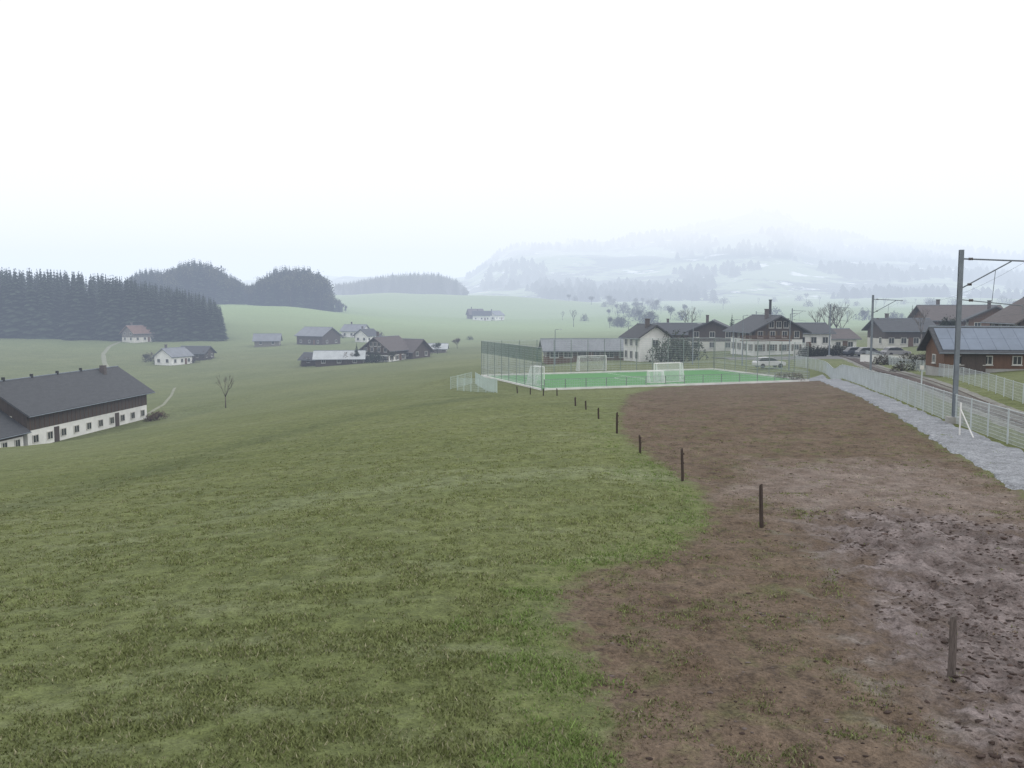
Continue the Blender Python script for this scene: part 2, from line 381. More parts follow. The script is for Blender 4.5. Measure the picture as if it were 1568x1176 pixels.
for k,o_ in enumerate((2.3,3.3)):
    b=MB();Q=offs(ml,o_)
    for i in range(len(Q)-1):
        b.tube((*Q[i],H(*Q[i])+.15),(*Q[i+1],H(*Q[i+1])+.15),.03,n=4)
    b.obj('rail_%d'%(k+1),m_rust,rail)
b=MB();Q=resample(offs(ml,2.8),.7);T=np.gradient(Q,axis=0)
for q,t in zip(Q,T):b.box((q[0],q[1],H(*q)+.06),(1.8,.22,.12),math.atan2(-t[0],t[1]))
b.obj('sleepers',m_postg,rail)
tips=[]
for i,(x,y) in enumerate(MST):
    z=H(x,y);j=min(i+1,len(MST)-1);k=max(i-1,0)
    t=np.array(MST[j])-np.array(MST[k]);rz=math.atan2(-t[0],t[1])
    e=empty('catenary_mast',(x,y,z),rz);b=MB()
    b.box((0,0,4.3),(.06,.17,9));b.box((0,-.10,4.3),(.21,.03,9));b.box((0,.10,4.3),(.21,.03,9))
    b.obj('column',m_mast,e)
    b=MB();b.box((0,0,.1),(.7,.7,.5));b.obj('footing',m_conc,e)
    b=MB();b.tube((.11,0,8.35),(3.0,0,8.2),.04);b.tube((.11,0,6.9),(2.3,0,8.2),.035);b.tube((.11,0,6.3),(2.9,0,6.0),.025);b.tube((1.6,0,7.75),(1.5,0,6.15),.015)
    b.tube((2.9,0,6.0),(2.9,0,5.6),.015);b.obj('cantilever_arm',m_mast,e)
    b=MB()
    for q in((.35,8.34),(.35,7.07),(.45,6.27)):
        for d in range(3):b.tube((q[0]+d*.07,0,q[1]),(q[0]+d*.07+.04,0,q[1]),.07,n=8)
    b.obj('insulators',m_roofb,e)
    c,s=math.cos(rz),math.sin(rz);tips.append([(x+c*q,y+s*q,z+zz) for q,zz in((2.9,8.15),(2.9,5.6))])
b=MB()
for i in range(len(tips)-1):
    for w in range(2):
        p=Vector(tips[i][w]);q=Vector(tips[i+1][w]);pv=p
        for s_ in range(1,11):
            u=s_/10;c=p.lerp(q,u);
            if w!=1:c.z-=4*u*(1-u)*.9
            b.tube(pv,c,.006,n=3);pv=c
b.obj('overhead_wires',m_mast)
# ---------------------------------------------------------------- fences
def railfence(name,P,hgt=1.1,sp=2.2,dx=.12,r=.03,wm=m_galv,rows=None,wr=.006,tr=.02):
    e=empty(name,(0,0,0));Q=resample(P,sp);b=MB()
    for q in Q:z=H(*q);b.tube((*q,z-.2),(*q,z+hgt+.05),r,n=6)
    b.obj('posts',wm,e);b=MB()
    rows=rows or [.08,.25,.45,.65,.85,1.05,hgt]
    for i in range(len(Q)-1):
        z0=H(*Q[i]);z1=H(*Q[i+1])
        for rr in rows:b.tube((*Q[i],z0+rr),(*Q[i+1],z1+rr),tr if rr==hgt else wr,n=4)
        n=int(np.hypot(*(Q[i+1]-Q[i]))/dx)
        for k in range(1,n):
            q=Q[i]+(Q[i+1]-Q[i])*k/n;z=z0+(z1-z0)*k/n;b.tube((*q,z+rows[0]),(*q,z+hgt),wr,n=3)
    b.obj('wire_mesh',wm,e);return e
fn=smoothline([loc(*p) for p in[(1800,765),(1568,690),(1500,664),(1440,641),(1390,619),(1350,603),(1310,587),(1265,572),(1240,565),(1215,560)]],.8,9)
railfence('wire_mesh_fence',fn,1.5,2.2,.10,r=.032,wr=.0085,rows=[.06,.22,.38,.54,.70,.86,1.02,1.18,1.34,1.5],tr=.028)
ff=offs(ml,5.4);ff=ff[(ff[:,1]>20)&(ff[:,1]<190)]
railfence('wire_mesh_fence',ff,1.2,2.5,.14,wr=.006,tr=.018)
x,y=loc(1493,672);e=empty('fence_brace',(x,y,H(x,y)));b=MB();b.tube((0,0,-.1),(-.25,.9,1.25),.03);b.tube((-.25,.9,-.1),(-.25,.9,1.55),.035);b.obj('strut',m_wp,e)
for px,by,ty,mm in[(1455,1030,938,m_postg),(1166,802,742,m_post),(1044,735,688,m_post),(980,692,667,m_post),(944,664,632,m_post),(917,641,626,m_post),(897,628,615,m_post),(881,622,611,m_post),(853,606,598,m_post),(832,606,597,m_post),(812,604,597,m_post),(792,602,594,m_post)]:
    x,y=loc(px,by);h_=(by-ty)*y/F*1.02;h_=max(.6,min(h_,1.35));b=MB();r=.052 if px!=1455 else .066;vs=[];K=9;R_=[0,.3,.6,.9,1]
    for zi,tt in enumerate(R_):
        for k in range(K):
            a=2*math.pi*k/K;rr=r*(1-.15*tt)*(1+.2*math.sin(2.3*k+px))*(.9 if tt==1 else 1)
            vs.append((math.cos(a)*rr+.02*math.sin(3*tt+px),math.sin(a)*rr,-.25+tt*(h_+.25)+(.035*math.sin(k*.7+px) if tt==1 else 0)))
    fs=[(zi*K+k,zi*K+(k+1)%K,(zi+1)*K+(k+1)%K,(zi+1)*K+k) for zi in range(4) for k in range(K)]+[tuple(range(4*K,5*K))]
    b.add(vs,fs)
    for q in(.55,.85):b.box((r*.95,0,q*h_),(.05,.035,.06))
    o=b.obj('fence_post',mm);o.location=(x,y,H(x,y));o.rotation_euler=(random.uniform(-.05,.05),random.uniform(-.05,.06),random.random()*3)
# ---------------------------------------------------------------- pitch
def pp(u,v,z=0):q=PN+PA*u+PB*v;return(q[0],q[1],PZ+z)
pe=empty('football_pitch')
def psheet(b,u0,u1,v0,v1,z):b.add([pp(u0,v0,z),pp(u1,v0,z),pp(u1,v1,z),pp(u0,v1,z)],[(0,1,2,3)])
m_turf=mat('artificial_turf',(.085,.235,.085),.9,30,.12,.005,col2=(.105,.27,.105))
b=MB();psheet(b,0,PL,0,PW,.03);b.obj('turf',m_turf,pe)
b=MB();z=.036
for a in((1,PL-1,1,1.10),(1,PL-1,PW-1.10,PW-1),(1,1.10,1.10,PW-1.10),(PL-1.10,PL-1,1.10,PW-1.10),(PL/2-.05,PL/2+.05,1.10,PW-1.10)):psheet(b,*a,z)
for k in range(40):
    a0=2*math.pi*k/40;a1=2*math.pi*(k+1)/40;cu,cv=PL/2,PW/2
    b.add([pp(cu+math.cos(a)*r,cv+math.sin(a)*r,z+.004) for a,r in((a0,2.9),(a1,2.9),(a1,3.0),(a0,3.0))],[(0,1,2,3)])
b.obj('line_markings',m_wp,pe)
def edge(u0,v0,u1,v1,hgt,name,post=2.4,dx=.2,topband=None,m=m_galvd,wr=.011):
    e=empty(name);n=max(1,round(math.hypot(u1-u0,v1-v0)/post));b=MB()
    for i in range(n+1):
        t=i/n;p=pp(u0+(u1-u0)*t,v0+(v1-v0)*t);b.tube((p[0],p[1],p[2]-.2),(p[0],p[1],p[2]+hgt),.045,n=6)
    b.obj('posts',m,e)
    b=MB();L=math.hypot(u1-u0,v1-v0);k=int(L/dx)
    for i in range(k+1):
        t=i/k;p=pp(u0+(u1-u0)*t,v0+(v1-v0)*t);b.tube((p[0],p[1],p[2]+.25),(p[0],p[1],p[2]+hgt),wr,n=3)
    for zz in np.arange(.25,hgt+.01,.25):b.tube(pp(u0,v0,zz),pp(u1,v1,zz),wr,n=3)
    b.tube(pp(u0,v0,hgt),pp(u1,v1,hgt),.025,n=4);b.tube(pp(u0,v0,1.1),pp(u1,v1,1.1),.025,n=4)
    b.obj('wire_mesh',m_galv,e)
    if topband:
        b=MB();k=int(L/.10)
        for i in range(k+1):
            t=i/k;p=pp(u0+(u1-u0)*t,v0+(v1-v0)*t);b.tube((p[0],p[1],p[2]+topband),(p[0],p[1],p[2]+hgt-.02),.012,n=3)
        for zz in np.arange(topband,hgt,.09):b.tube(pp(u0,v0,zz),pp(u1,v1,zz),.014,n=3)
        b.obj('ball_stop_net',m_meshg,e)
    b=MB();c=pp((u0+u1)/2,(v0+v1)/2,.06);a=math.radians(20) if v0==v1 else math.radians(110);b.box(c,(L,.14,.22),a);b.obj('base_board',m_wp,e)
edge(-.3,-.3,-.3,PW+.3,4.4,'ball_stop_fence',topband=2.9)
edge(0,-.3,PL+.3,-.3,1.1,'pitch_barrier')
edge(0,PW+.3,PL+.3,PW+.3,4.4,'ball_stop_fence')
edge(PL+.3,0,PL+.3,PW,4.4,'ball_stop_fence')
def goal(x,y,z,rz,w=3,h_=2,d=1.1):
    e=empty('football_goal',(x,y,z),rz);b=MB();W=w/2
    for s in(-W,W):
        b.tube((s,0,0),(s,0,h_),.06,n=8);b.tube((s,0,h_),(s,d*.5,h_),.03);b.tube((s,d*.5,h_),(s,d,0.03),.03);b.tube((s,0,.03),(s,d,.03),.03)
    b.tube((-W,0,h_),(W,0,h_),.06,n=8);b.tube((-W,d,.03),(W,d,.03),.03);b.tube((-W,d*.5,h_),(W,d*.5,h_),.025)
    b.obj('frame',m_wp,e);b=MB()
    n=int(w/.12)
    for i in range(n+1):
        s=-W+w*i/n;b.tube((s,d*.5,h_),(s,d,0),.013,n=3);b.tube((s,0,h_),(s,d*.5,h_),.013,n=3)
    for i in range(17):
        t=i/16;yy=d*.5+d*.5*t;zz=h_*(1-t);b.tube((-W,yy,zz),(W,yy,zz),.013,n=3)
        for s in(-W,W):b.tube((s,0,zz),(s,yy,zz),.013,n=3)
    for i in range(9):
        for s in(-W,W):b.tube((s,d*i/9,0),(s,d*min(i/9,.5),h_),.013,n=3)
    b.obj('net',m_net,e)
def onp(px,py):
    Hh=CAMH-PZ;an=math.atan((py-588)/F)+PITCH;y=Hh/math.tan(an);return (px-784)/F*y,y
x,y=onp(1022,584);goal(x,y,PZ+.03,math.radians(200),3.4,2.1)
x,y=onp(1003,586);goal(x,y,PZ+.03,math.radians(196),1.8,1.3,.8)
x,y=onp(826,589);goal(x,y,PZ+.03,math.radians(120),2,2)
x,y=onp(908,568);goal(x,y,PZ+.03,math.radians(20),4,2)
def barrier(p0,p1):
    x0,y0=loc(*p0);x1,y1=loc(*p1);railfence('safety_net_fence',[(x0,y0),(x1,y1),(x1+(x1-x0)*.01,y1)],1.3,2.0,.12,rows=[.05,.25,.45,.65,.85,1.05,1.3],wm=m_netb,wr=.008)
barrier((690,596),(728,586));barrier((700,598),(762,602));barrier((728,588),(762,602))
# ---------------------------------------------------------------- houses
def windows(e,faces,wm,fm,sh=None,plain=False):
    bg=MB();bf=MB();bs=MB()
    for (ax,pos,c,z,w,h_) in faces:
        s=1 if pos>0 else -1
        def put(bb,cc,zz,ww,hh_,pr):
            if ax=='y':bb.box((cc,pos+s*pr/2,zz),(ww,pr,hh_))
            else:bb.box((pos+s*pr/2,cc,zz),(pr,ww,hh_))
        put(bg,c,z,w,h_,.05)
        for k in(-1,1):put(bf,c+k*(w/2+.04),z,.08,h_+.16,.09);put(bf,c,z+k*(h_/2+.04),w-.01,.08,.085)
        put(bf,c,z,.05,h_-.01,.075)
        if not plain:put(bf,c,z-h_/2-.12,w+.25,.06,.16)
        if sh:
            for k in(-1,1):put(bs,c+k*(w/2+.1+w*.25),z,w*.45,h_+.1,.06)
    if bg.v:bg.obj('window_glass',m_glass,e);bf.obj('window_frames',fm,e)
    if bs.v:bs.obj('shutters',sh,e)
def house(name,x,y,z,yaw,L,W,h,rh,lo,up,roof,split=None,ov=.8,cols=4,rows=(1.4,),gcols=2,grows=(1.4,),ww=1.0,wh=1.1,sh=None,chim=1,door=True,slab=.22,fm=None,plain=False):
    e=empty(name,(x,y,z),math.radians(yaw));split=split if split is not None else h*.5
    b=MB();b.prism([(-W/2,-2),(W/2,-2),(W/2,split),(-W/2,split)],-L/2,L/2);b.obj('lower_walls',lo,e)
    b=MB();q=.03;k=rh/(W/2);b.prism([(-W/2-q,split),(W/2+q,split),(W/2+q,h-k*q),(0,h+rh),(-W/2-q,h-k*q)],-L/2-q,L/2+q);b.obj('upper_walls',up,e)
    b=MB();o_=W/2+ov;g=.02
    b.prism([(-o_,h-ov*k+g),(0,h+rh+g),(o_,h-ov*k+g),(o_,h-ov*k+g+slab),(0,h+rh+g+slab*1.15),(-o_,h-ov*k+g+slab)],-L/2-ov,L/2+ov);b.obj('roof',roof,e)
    b=MB();b.tube((-L/2-ov,0,h+rh+slab*1.15+.04),(L/2+ov,0,h+rh+slab*1.15+.04),.09,n=6);
    for s in(-1,1):b.tube((-L/2-ov,s*(o_+.07),h-ov*k+.12),(L/2+ov,s*(o_+.07),h-ov*k+.12),.06,n=6)
    b.obj('ridge_and_gutters',m_mast,e)
    fc=[]
    for s in(-1,1):
        for zz in rows:
            for i in range(cols):fc.append(('y',s*(W/2+q+.001),-L/2+L*(i+.5)/cols,zz,ww,wh))
        for zz in grows:
            n=gcols if zz<h+.2 else max(1,gcols-1);sp=W*(1 if zz<h else .45)
            for i in range(n):fc.append(('x',s*(L/2+q+.001),-sp/2+sp*(i+.5)/n,zz,ww,wh))
    windows(e,fc,m_glass,fm or m_frame,sh,plain)
    if door:
        b=MB();b.box((L*.02+(L/(2*cols) if cols%2 else 0),-W/2-.06,1.02),(1.0,.1,2.05));b.obj('door',m_wood2,e)
    if chim:
        b=MB()
        for c in range(chim):
            cx=-L*.25+c*L*.4;b.box((cx,W*.12,h+rh*.9),(.6,.6,rh*.9+1));b.box((cx,W*.12,h+rh*1.35+.55),(.75,.75,.12))
        b.obj('chimney',m_roofb,e)
    return e
def hat(name,px,D,*a,dz=0,**k):
    x,y,z=at(px,D);return house(name,x,y,z+dz,*a,**k)
ax,ay=-57.9,105;bx,by=-55.5,134;yaw=math.degrees(math.atan2(by-ay,bx-ax));Lf=29.0;Wf=9.6
cx=(ax+bx)/2-math.sin(math.radians(yaw))*Wf/2;cy=(ay+by)/2+math.cos(math.radians(yaw))*Wf/2
e=house('farmhouse',cx,cy,-10.9,yaw,Lf,Wf,4.4,3.2,m_white,m_wood,m_slate,split=2.1,ov=.9,cols=10,rows=(1.0,),gcols=2,grows=(1.0,3.4),ww=1.0,wh=.85,chim=0,door=False,fm=m_offw,plain=True)
b=MB()
for i in range(5):b.box((-Lf/2+3+i*5.6,0,8.05),(.3,.3,.5))
b.obj('ridge_vents',m_dark,e)
b=MB();b.box((Lf*.33,-.9,7.6),(.7,.7,1.6));b.obj('chimney',m_roofb,e)
b=MB()
for i in(2,7):b.box((-Lf/2+Lf*i/10,-Wf/2-.06,.95),(.95,.10,1.9))
b.obj('stable_doors',m_wood,e)
b=MB()
for i in range(30):b.box((-Lf/2+.5+i*Lf/30,-Wf/2-.06,3.15),(.05,.05,2.05))
b.obj('cladding_battens',m_wood2,e)
lx=-Lf/2-4.2;c,s=math.cos(math.radians(yaw)),math.sin(math.radians(yaw))
house('farmhouse_annex',cx+c*lx-s*(-1.2),cy+s*lx+c*(-1.2),-10.9,yaw,7,7,2.3,2.4,m_white,m_wood,m_slate,split=1.6,ov=.6,cols=3,rows=(.95,),gcols=2,grows=(.95,),ww=.8,wh=.8,chim=0,door=False)
hat('white_house',265,300,70,10,7,3.0,2.4,m_white,m_white,m_roofg,cols=3,gcols=2,grows=(1.5,),ov=.6)
hat('barn',300,318,-10,10,7,2.4,2,m_wood,m_wood,m_slate,cols=2,chim=0,door=False)
hat('farmhouse',213,395,60,11,8,4,3,m_offw,m_woodg,m_roofr,cols=3,grows=(1.4,3.6))
hat('barn',410,375,8,10,6,2.6,2.3,m_woodg,m_woodg,m_roofg,cols=2,chim=0,door=False)
hat('barn',488,385,-32,15,11,4.0,3.2,m_wood,m_wood,m_roofg,cols=3,chim=0)
hat('white_house',545,430,-20,11,8,3.2,2.6,m_white,m_white,m_roofg,cols=3)
hat('white_house',562,400,60,8,7,3.2,2.4,m_white,m_white,m_slate,cols=3,gcols=2)
hat('farmhouse',592,262,66,12,9,3.6,3.2,m_white,m_wood,m_roofb,split=1.9,cols=4,rows=(1.1,),gcols=4,grows=(1.0,3.4,5.0),ov=1,ww=.9,sh=m_shut)
hat('barn',628,268,-35,9,8,2.4,3.0,m_wood,m_wood,m_roofb,cols=2,chim=0,door=False,ov=1)
hat('barn',520,252,8,13,8,2.0,1.8,m_wood,m_wood,m_roofl,cols=3,chim=0,door=False)
hat('barn',490,258,-15,9,6,1.8,1.5,m_wood,m_wood,m_slate,cols=2,chim=0,door=False)
hat('barn',665,300,0,8,5,1.6,1.3,m_woodg,m_woodg,m_roofl,cols=2,chim=0,door=False)
hat('white_house',738,700,0,14,9,4,3,m_white,m_white,m_slate,cols=3)
hat('white_house',758,715,60,14,9,4,3,m_white,m_white,m_roofg,cols=3)
hat('barn',728,730,20,12,9,4,4,m_wood,m_wood,m_roofb,cols=2)
hat('clubhouse',897,158,3,14.5,8,2.1,1.5,m_wood2,m_wood,m_roofg,split=1.0,cols=6,rows=(1.3,),chim=0,ov=.9,ww=1.4,wh=.9)
hat('white_house',990,146,104,7,5.2,4.3,1.7,m_white,m_white,m_slate,split=2.4,cols=3,rows=(1.3,3.4),gcols=1,grows=(3.2,),ov=.7,chim=1,dz=-.3)
hat('brown_house',1092,196,75,12,10,4.2,2.2,m_offw,m_wood,m_slate,cols=4,rows=(1.4,3.6),grows=(1.4,3.6),gcols=3,ov=1)
hat('brown_house',1040,215,-8,11,8,3.8,2.0,m_offw,m_wood2,m_slate,cols=4,rows=(1.4,),grows=(1.4,),ov=1)
hat('chalet',1172,168,96,12,9.2,4.6,2.4,m_white,m_wood,m_slate,split=2.9,cols=4,rows=(1.4,3.7),gcols=4,grows=(1.4,3.8,5.6),ov=1.2,sh=m_shut,ww=.85,chim=1)
hat('chalet_extension',1224,172,4,9,8,3.8,1.5,m_white,m_white,m_slate,split=2.0,cols=4,rows=(2.4,),ov=.7)
hat('white_house',1268,178,12,8,7,2.6,1.5,m_white,m_white,m_roofb,split=1.6,cols=3,rows=(1.3,),ov=.7)
e=empty('chalet_balcony',at(1172,160));b=MB();b.box((0,0,2.75),(9,1.3,.16));
for i in range(46):b.box((-4.5+i*.2,-.6,3.2),(.08,.05,.8))
b.box((0,-.6,3.63),(9.05,.09,.09));b.obj('balcony',m_wood2,e)
for i_ in(-4.2,4.2):
    b=MB();b.box((i_,-.5,1.2),(.16,.16,2.95));b.obj('balcony_post',m_wood2,e)
e=empty('chimney_tower',at(1178,185));b=MB();b.tube((0,0,0),(0,0,10.3),.32,.26,n=10);b.obj('stack',m_dark,e);b=MB();b.tube((0,0,10.3),(0,0,10.5),.36,.36,n=10);b.obj('cap',m_dark,e)
hat('brown_house',1378,185,0,10,9,3.6,2.0,m_offw,m_wood,m_slate,cols=4,rows=(1.4,),ov=1)
hat('brown_house',1465,190,-6,15,11,5.4,2.6,m_wood,m_wood2,m_roofb,cols=5,rows=(1.4,3.6),ov=1.1)
hat('brown_house',1520,172,65,11,9,4.8,2.2,m_offw,m_wood2,m_slate,cols=4,rows=(1.4,3.6),gcols=3,grows=(1.4,3.6),ov=1,dz=.2)
hat('brown_house',1592,120,80,11,9,4.8,2.8,m_wood,m_wood,m_roofb,cols=4,rows=(1.4,3.6),gcols=3,grows=(1.4,3.6),ov=1)
x,y,z=at(1497,86);e=house('wooden_shed',x,y,z,-7,7.8,5.0,2.35,1.75,m_conc,m_wood2,m_slate,split=.5,ov=.7,cols=3,rows=(1.3,),ww=.7,wh=.7,gcols=1,grows=(1.3,),chim=0,door=False)
k=1.75/2.5;b=MB()
for i in range(7):
    x0=-4.2+i*1.2
    for j in range(2):
        y0=-3.0+j*1.4
        zf=lambda yy:2.35+1.75+yy*k+.32
        b.add([(x0,y0,zf(y0)),(x0+1.18,y0,zf(y0)),(x0+1.18,y0+1.38,zf(y0+1.38)),(x0,y0+1.38,zf(y0+1.38)),(x0,y0,zf(y0)-.04),(x0+1.18,y0,zf(y0)-.04),(x0+1.18,y0+1.38,zf(y0+1.38)-.04),(x0,y0+1.38,zf(y0+1.38)-.04)],[(0,1,2,3),(7,6,5,4),(0,4,5,1),(1,5,6,2),(2,6,7,3),(3,7,4,0)])
b.obj('solar_panels',m_solar,e)
b=MB();b.box((-1.3,-2.62,1.1),(2.2,.1,2.0));b.obj('shed_door',m_wood,e)
# ---------------------------------------------------------------- vegetation prototypes
def proto_conifer(sd,wide=.17):
    R=random.Random(sd);V=[];Fc=[];C=[]
    b=MB();b.tube((0,0,0),(0,0,.95),.012,.002,5)
    for v in b.v:V.append(v);C.append(.6)
    for f in b.f:
        for k in range(1,len(f)-1):Fc.append((f[0],f[k],f[k+1]))
    n=20
    for l in range(n):
        t=l/(n-1);z0=.08+.9*t;rad=wide*(1-t)**.85+.008
        nb=10 if t<.7 else 6;off=R.random()*6
        for k in range(nb):
            a=off+2*math.pi*k/nb+R.uniform(-.25,.25);r=rad*R.uniform(.65,1.15);dr=R.uniform(.25,.5)*r;wd=r*R.uniform(.28,.42)
            ca,sa=math.cos(a),math.sin(a);o=len(V);zc=z0+R.uniform(-.012,.012)
            V+=[(0,0,zc+.02),(ca*r*.6-sa*wd,sa*r*.6+ca*wd,zc-dr*.7),(ca*r,sa*r,zc-dr),(ca*r*.6+sa*wd,sa*r*.6-ca*wd,zc-dr*.7),(ca*r*.6,sa*r*.6,zc-dr*.25)]
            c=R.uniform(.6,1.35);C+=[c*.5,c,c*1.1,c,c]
            Fc+=[(o,o+1,o+4),(o+1,o+2,o+4),(o+2,o+3,o+4),(o+3,o,o+4)]
    return np.array(V),np.array(Fc),np.array(C)
def proto_leafy(sd,n=900,sx=.36,bare=False):
    R=random.Random(sd);b=MB();tips=[]
    def br(p,d,l,r,lev):
        q=p+d*l;b.tube(p,q,r,r*.65,4 if lev else 6)
        if lev>=(4 if bare else 3):tips.append(q);return
        for k in range(3 if lev else 4):
            nd=(d+Vector((R.uniform(-1,1),R.uniform(-1,1),R.uniform(-.25,.7)))*(.75)).normalized();br(q,nd,l*R.uniform(.6,.8),r*.55,lev+1)
        tips.append(q)
    br(Vector((0,0,0)),Vector((R.uniform(-.08,.08),0,1)).normalized(),.3,.022,0)
    V=[tuple(v) for v in b.v];C=[.7]*len(V);Fc=[]
    for f in b.f:
        for k in range(1,len(f)-1):Fc.append((f[0],f[k],f[k+1]))
    if not bare:
        for i in range(n):
            p=R.choice(tips)+Vector((R.gauss(0,.06),R.gauss(0,.06),R.gauss(0,.055)))
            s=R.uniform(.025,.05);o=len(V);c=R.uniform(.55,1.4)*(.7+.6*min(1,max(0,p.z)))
            for k in range(3):
                V.append(tuple(p+Vector((R.uniform(-1,1),R.uniform(-1,1),R.uniform(-1,1)))*s));C.append(c)
            Fc.append((o,o+1,o+2))
    V=np.array(V);V[:,2]/=V[:,2].max();m=max(np.abs(V[:,0]).max(),np.abs(V[:,1]).max());V[:,:2]*=sx/m
    return V,np.array(Fc),np.array(C)
CON=[proto_conifer(i,w) for i,w in enumerate((.15,.17,.19,.14,.21))]
LEA=[proto_leafy(20+i) for i in range(4)]
BARE=[proto_leafy(40+i,bare=True,sx=.3) for i in range(3)]
def bush_proto(sd,n=620):
    R=random.Random(sd);b=MB()
    for k in range(7):
        a=R.random()*6.28;b.tube((0,0,0),(math.cos(a)*.3,math.sin(a)*.3,.7),.02,.008,4)
    V=[tuple(v) for v in b.v];C=[.5]*len(V);Fc=[]
    for f in b.f:
        for k in range(1,len(f)-1):Fc.append((f[0],f[k],f[k+1]))
    for i in range(n):
        a=R.random()*6.28;el=R.random();rr=.5*(R.random()**.4)*(1+.25*math.sin(3*a+sd))
        top=.72+.28*math.sin(2.7*a+sd)*math.cos(4*rr+sd)
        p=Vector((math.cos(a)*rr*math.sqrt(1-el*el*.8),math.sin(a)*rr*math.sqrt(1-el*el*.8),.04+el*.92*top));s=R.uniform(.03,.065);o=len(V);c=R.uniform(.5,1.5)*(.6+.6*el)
        for k in range(3):V.append(tuple(p+Vector((R.uniform(-1,1),R.uniform(-1,1),R.uniform(-1,1)))*s));C.append(c)
        Fc.append((o,o+1,o+2))
    return np.array(V),np.array(Fc),np.array(C)
BUSH=[bush_proto(i) for i in range(4)]
def mass(name,items,parent=None):
    VV=[];FF=[];CC=[];o=0
    for pr,x,y,z,h_,w,col in items:
        V,Fc,C=pr;a=random.random()*6.28;c,s=math.cos(a),math.sin(a)
        W=V.copy();W[:,0]=(V[:,0]*c-V[:,1]*s)*w+x;W[:,1]=(V[:,0]*s+V[:,1]*c)*w+y;W[:,2]=V[:,2]*h_+z-.1
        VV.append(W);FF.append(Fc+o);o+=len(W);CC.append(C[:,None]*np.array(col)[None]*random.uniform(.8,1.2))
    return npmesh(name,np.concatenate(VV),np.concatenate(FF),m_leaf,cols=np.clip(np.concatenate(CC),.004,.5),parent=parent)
DK=(.030,.044,.028);OL=(.065,.068,.04);BR_=(.085,.068,.055)
def stand(name,pxs,pys,D0,D1,n,lo,hi,mixl=0.,jit=(.8,1.0),front=False,wf=(.9,1.25)):
    it=[]
    for i in range(n):
        px=random.uniform(pxs[0],pxs[-1]);D=D0+(D1-D0)*(random.random()**(1.6 if front else 1))
        tp=np.interp(px,pxs,pys);x,y,z=at(px,D);zt=CAMH+D*(HZ-tp)/F;h_=(zt-z)*random.uniform(*jit)
        h_=max(lo,min(hi,h_))
        if random.random()<mixl:it.append((random.choice(LEA),x,y,z,h_*.92,h_*1.0,OL))
        else:it.append((random.choice(CON),x,y,z,h_,h_*random.uniform(*wf),DK))
    mass(name,it)
stand('spruce_forest',[-260,0,100,200,300,328,340],[402,409,412,423,444,455,468],400,500,680,10,36,front=True,jit=(.90,1.0),wf=(1.1,1.5))
stand('tree_grove',[195,215,240,262,280,300,330,338,355,372,385,400,415,440,480,495,505,512],[428,412,409,411,400,395,399,413,417,428,433,428,411,405,407,416,440,462],650,740,540,6,40,.3,(.88,1.0),wf=(1,1.4))
stand('tree_grove',[505,520,530],[450,455,468],690,740,14,6,18,.6)
stand('distant_tree_grove',[515,545,575,600,640,680,700,718],[432,428,422,417,414,417,425,446],1080,1250,360,8,46,.4,(.85,1),wf=(1.2,1.8))
# ---------------------------------------------------------------- mountain
def mountain():
    pxs=[300,520,640,720,760,800,860,930,990,1050,1100,1150,1195,1240,1300,1400,1500,1568,1800,2200]
    pys=[440,436,432,426,396,380,375,377,368,354,342,332,338,362,370,376,390,400,396,396]
    px=np.linspace(300,2200,420);D=np.linspace(1150,3400,150)
    A,B=np.meshgrid(px,D);X=(A-784)/F*B;Y=B
    ridge=CAMH+2500*(HZ-np.interp(A,pxs,pys))/F
    t=np.clip((B-1200)/1300,0,1.0);t=t*t*(3-2*t)*.6+t*.4
    back=np.clip((B-2500)/900,0,1)
    Z=h0(X,Y)*(1-t)+ridge*t-back*60+fbm(X/260,Y/260,5,60)*60*t*(1-.75*np.exp(-((B-2500)/220)**2))-2.5*(1-np.clip((B-1150)/150,0,1))
    V=np.stack([X,Y,Z],-1).reshape(-1,3);nr,nt=A.shape;i=np.arange(nr-1)[:,None];j=np.arange(nt-1)[None];b=i*nt+j
    M=NT_('mountain_slope');n=M.noise(.004,5,.65);n2=M.noise(.02,4,.7)
    c=M.mix(M.mr(n,.47,.53),(.24,.31,.16),(.02,.035,.025));c=M.mix(M.mr(n2,.60,.66),c,(.75,.78,.8))
    M.l.new(c,M.b.inputs['Base Color']);M.b.inputs['Roughness'].default_value=.95
    npmesh('mountain',V,np.stack([b,b+1,b+nt+1,b+nt],-1).reshape(-1,4),M.m,True)
    def mz(x,y):
        i=np.clip((y-1150)/(3400-1150)*149,0,148);j=np.clip((x/y*F+784-300)/1900*419,0,418)
        return float(Z[int(round(i)),int(round(j))])
    it=[]
    for _ in range(9000):
        p=random.uniform(715,1680);d=random.uniform(1200,2550);x=(p-784)/F*d
        if fbm(np.array([x/120]),np.array([d/170]),4,88)[0]<.12:continue
        h_=random.uniform(9,19);it.append((SC[random.randrange(3)],x,d,mz(x,d),h_,h_*2.0,DK))
    mass('mountain_forest',it)
def smallcon(sd):
    R=random.Random(sd);V=[];Fc=[];C=[]
    for l in range(4):
        z0=.05+l*.2;r=.22*(1-l/6)
        for k in range(6):
            a=k*1.047+R.random();o=len(V);V+=[(0,0,z0+.3),(math.cos(a-.6)*r,math.sin(a-.6)*r,z0),(math.cos(a+.6)*r,math.sin(a+.6)*r,z0-.02)];C+=[1,.8,.8];Fc.append((o,o+1,o+2))
    return np.array(V),np.array(Fc),np.array(C)
SC=[smallcon(i) for i in range(3)]
mountain()
it=[]
for _ in range(120):
    px=random.choice([random.uniform(860,1330),random.uniform(930,1010),random.uniform(1330,1640)]);D=random.uniform(560,1150);x,y,z=at(px,D);h_=random.uniform(6,12)
    it.append((random.choice(BUSH+BARE+LEA[:2]),x,y,z,h_,h_*random.uniform(.9,1.5),OL))
mass('valley_trees',it)
it=[]
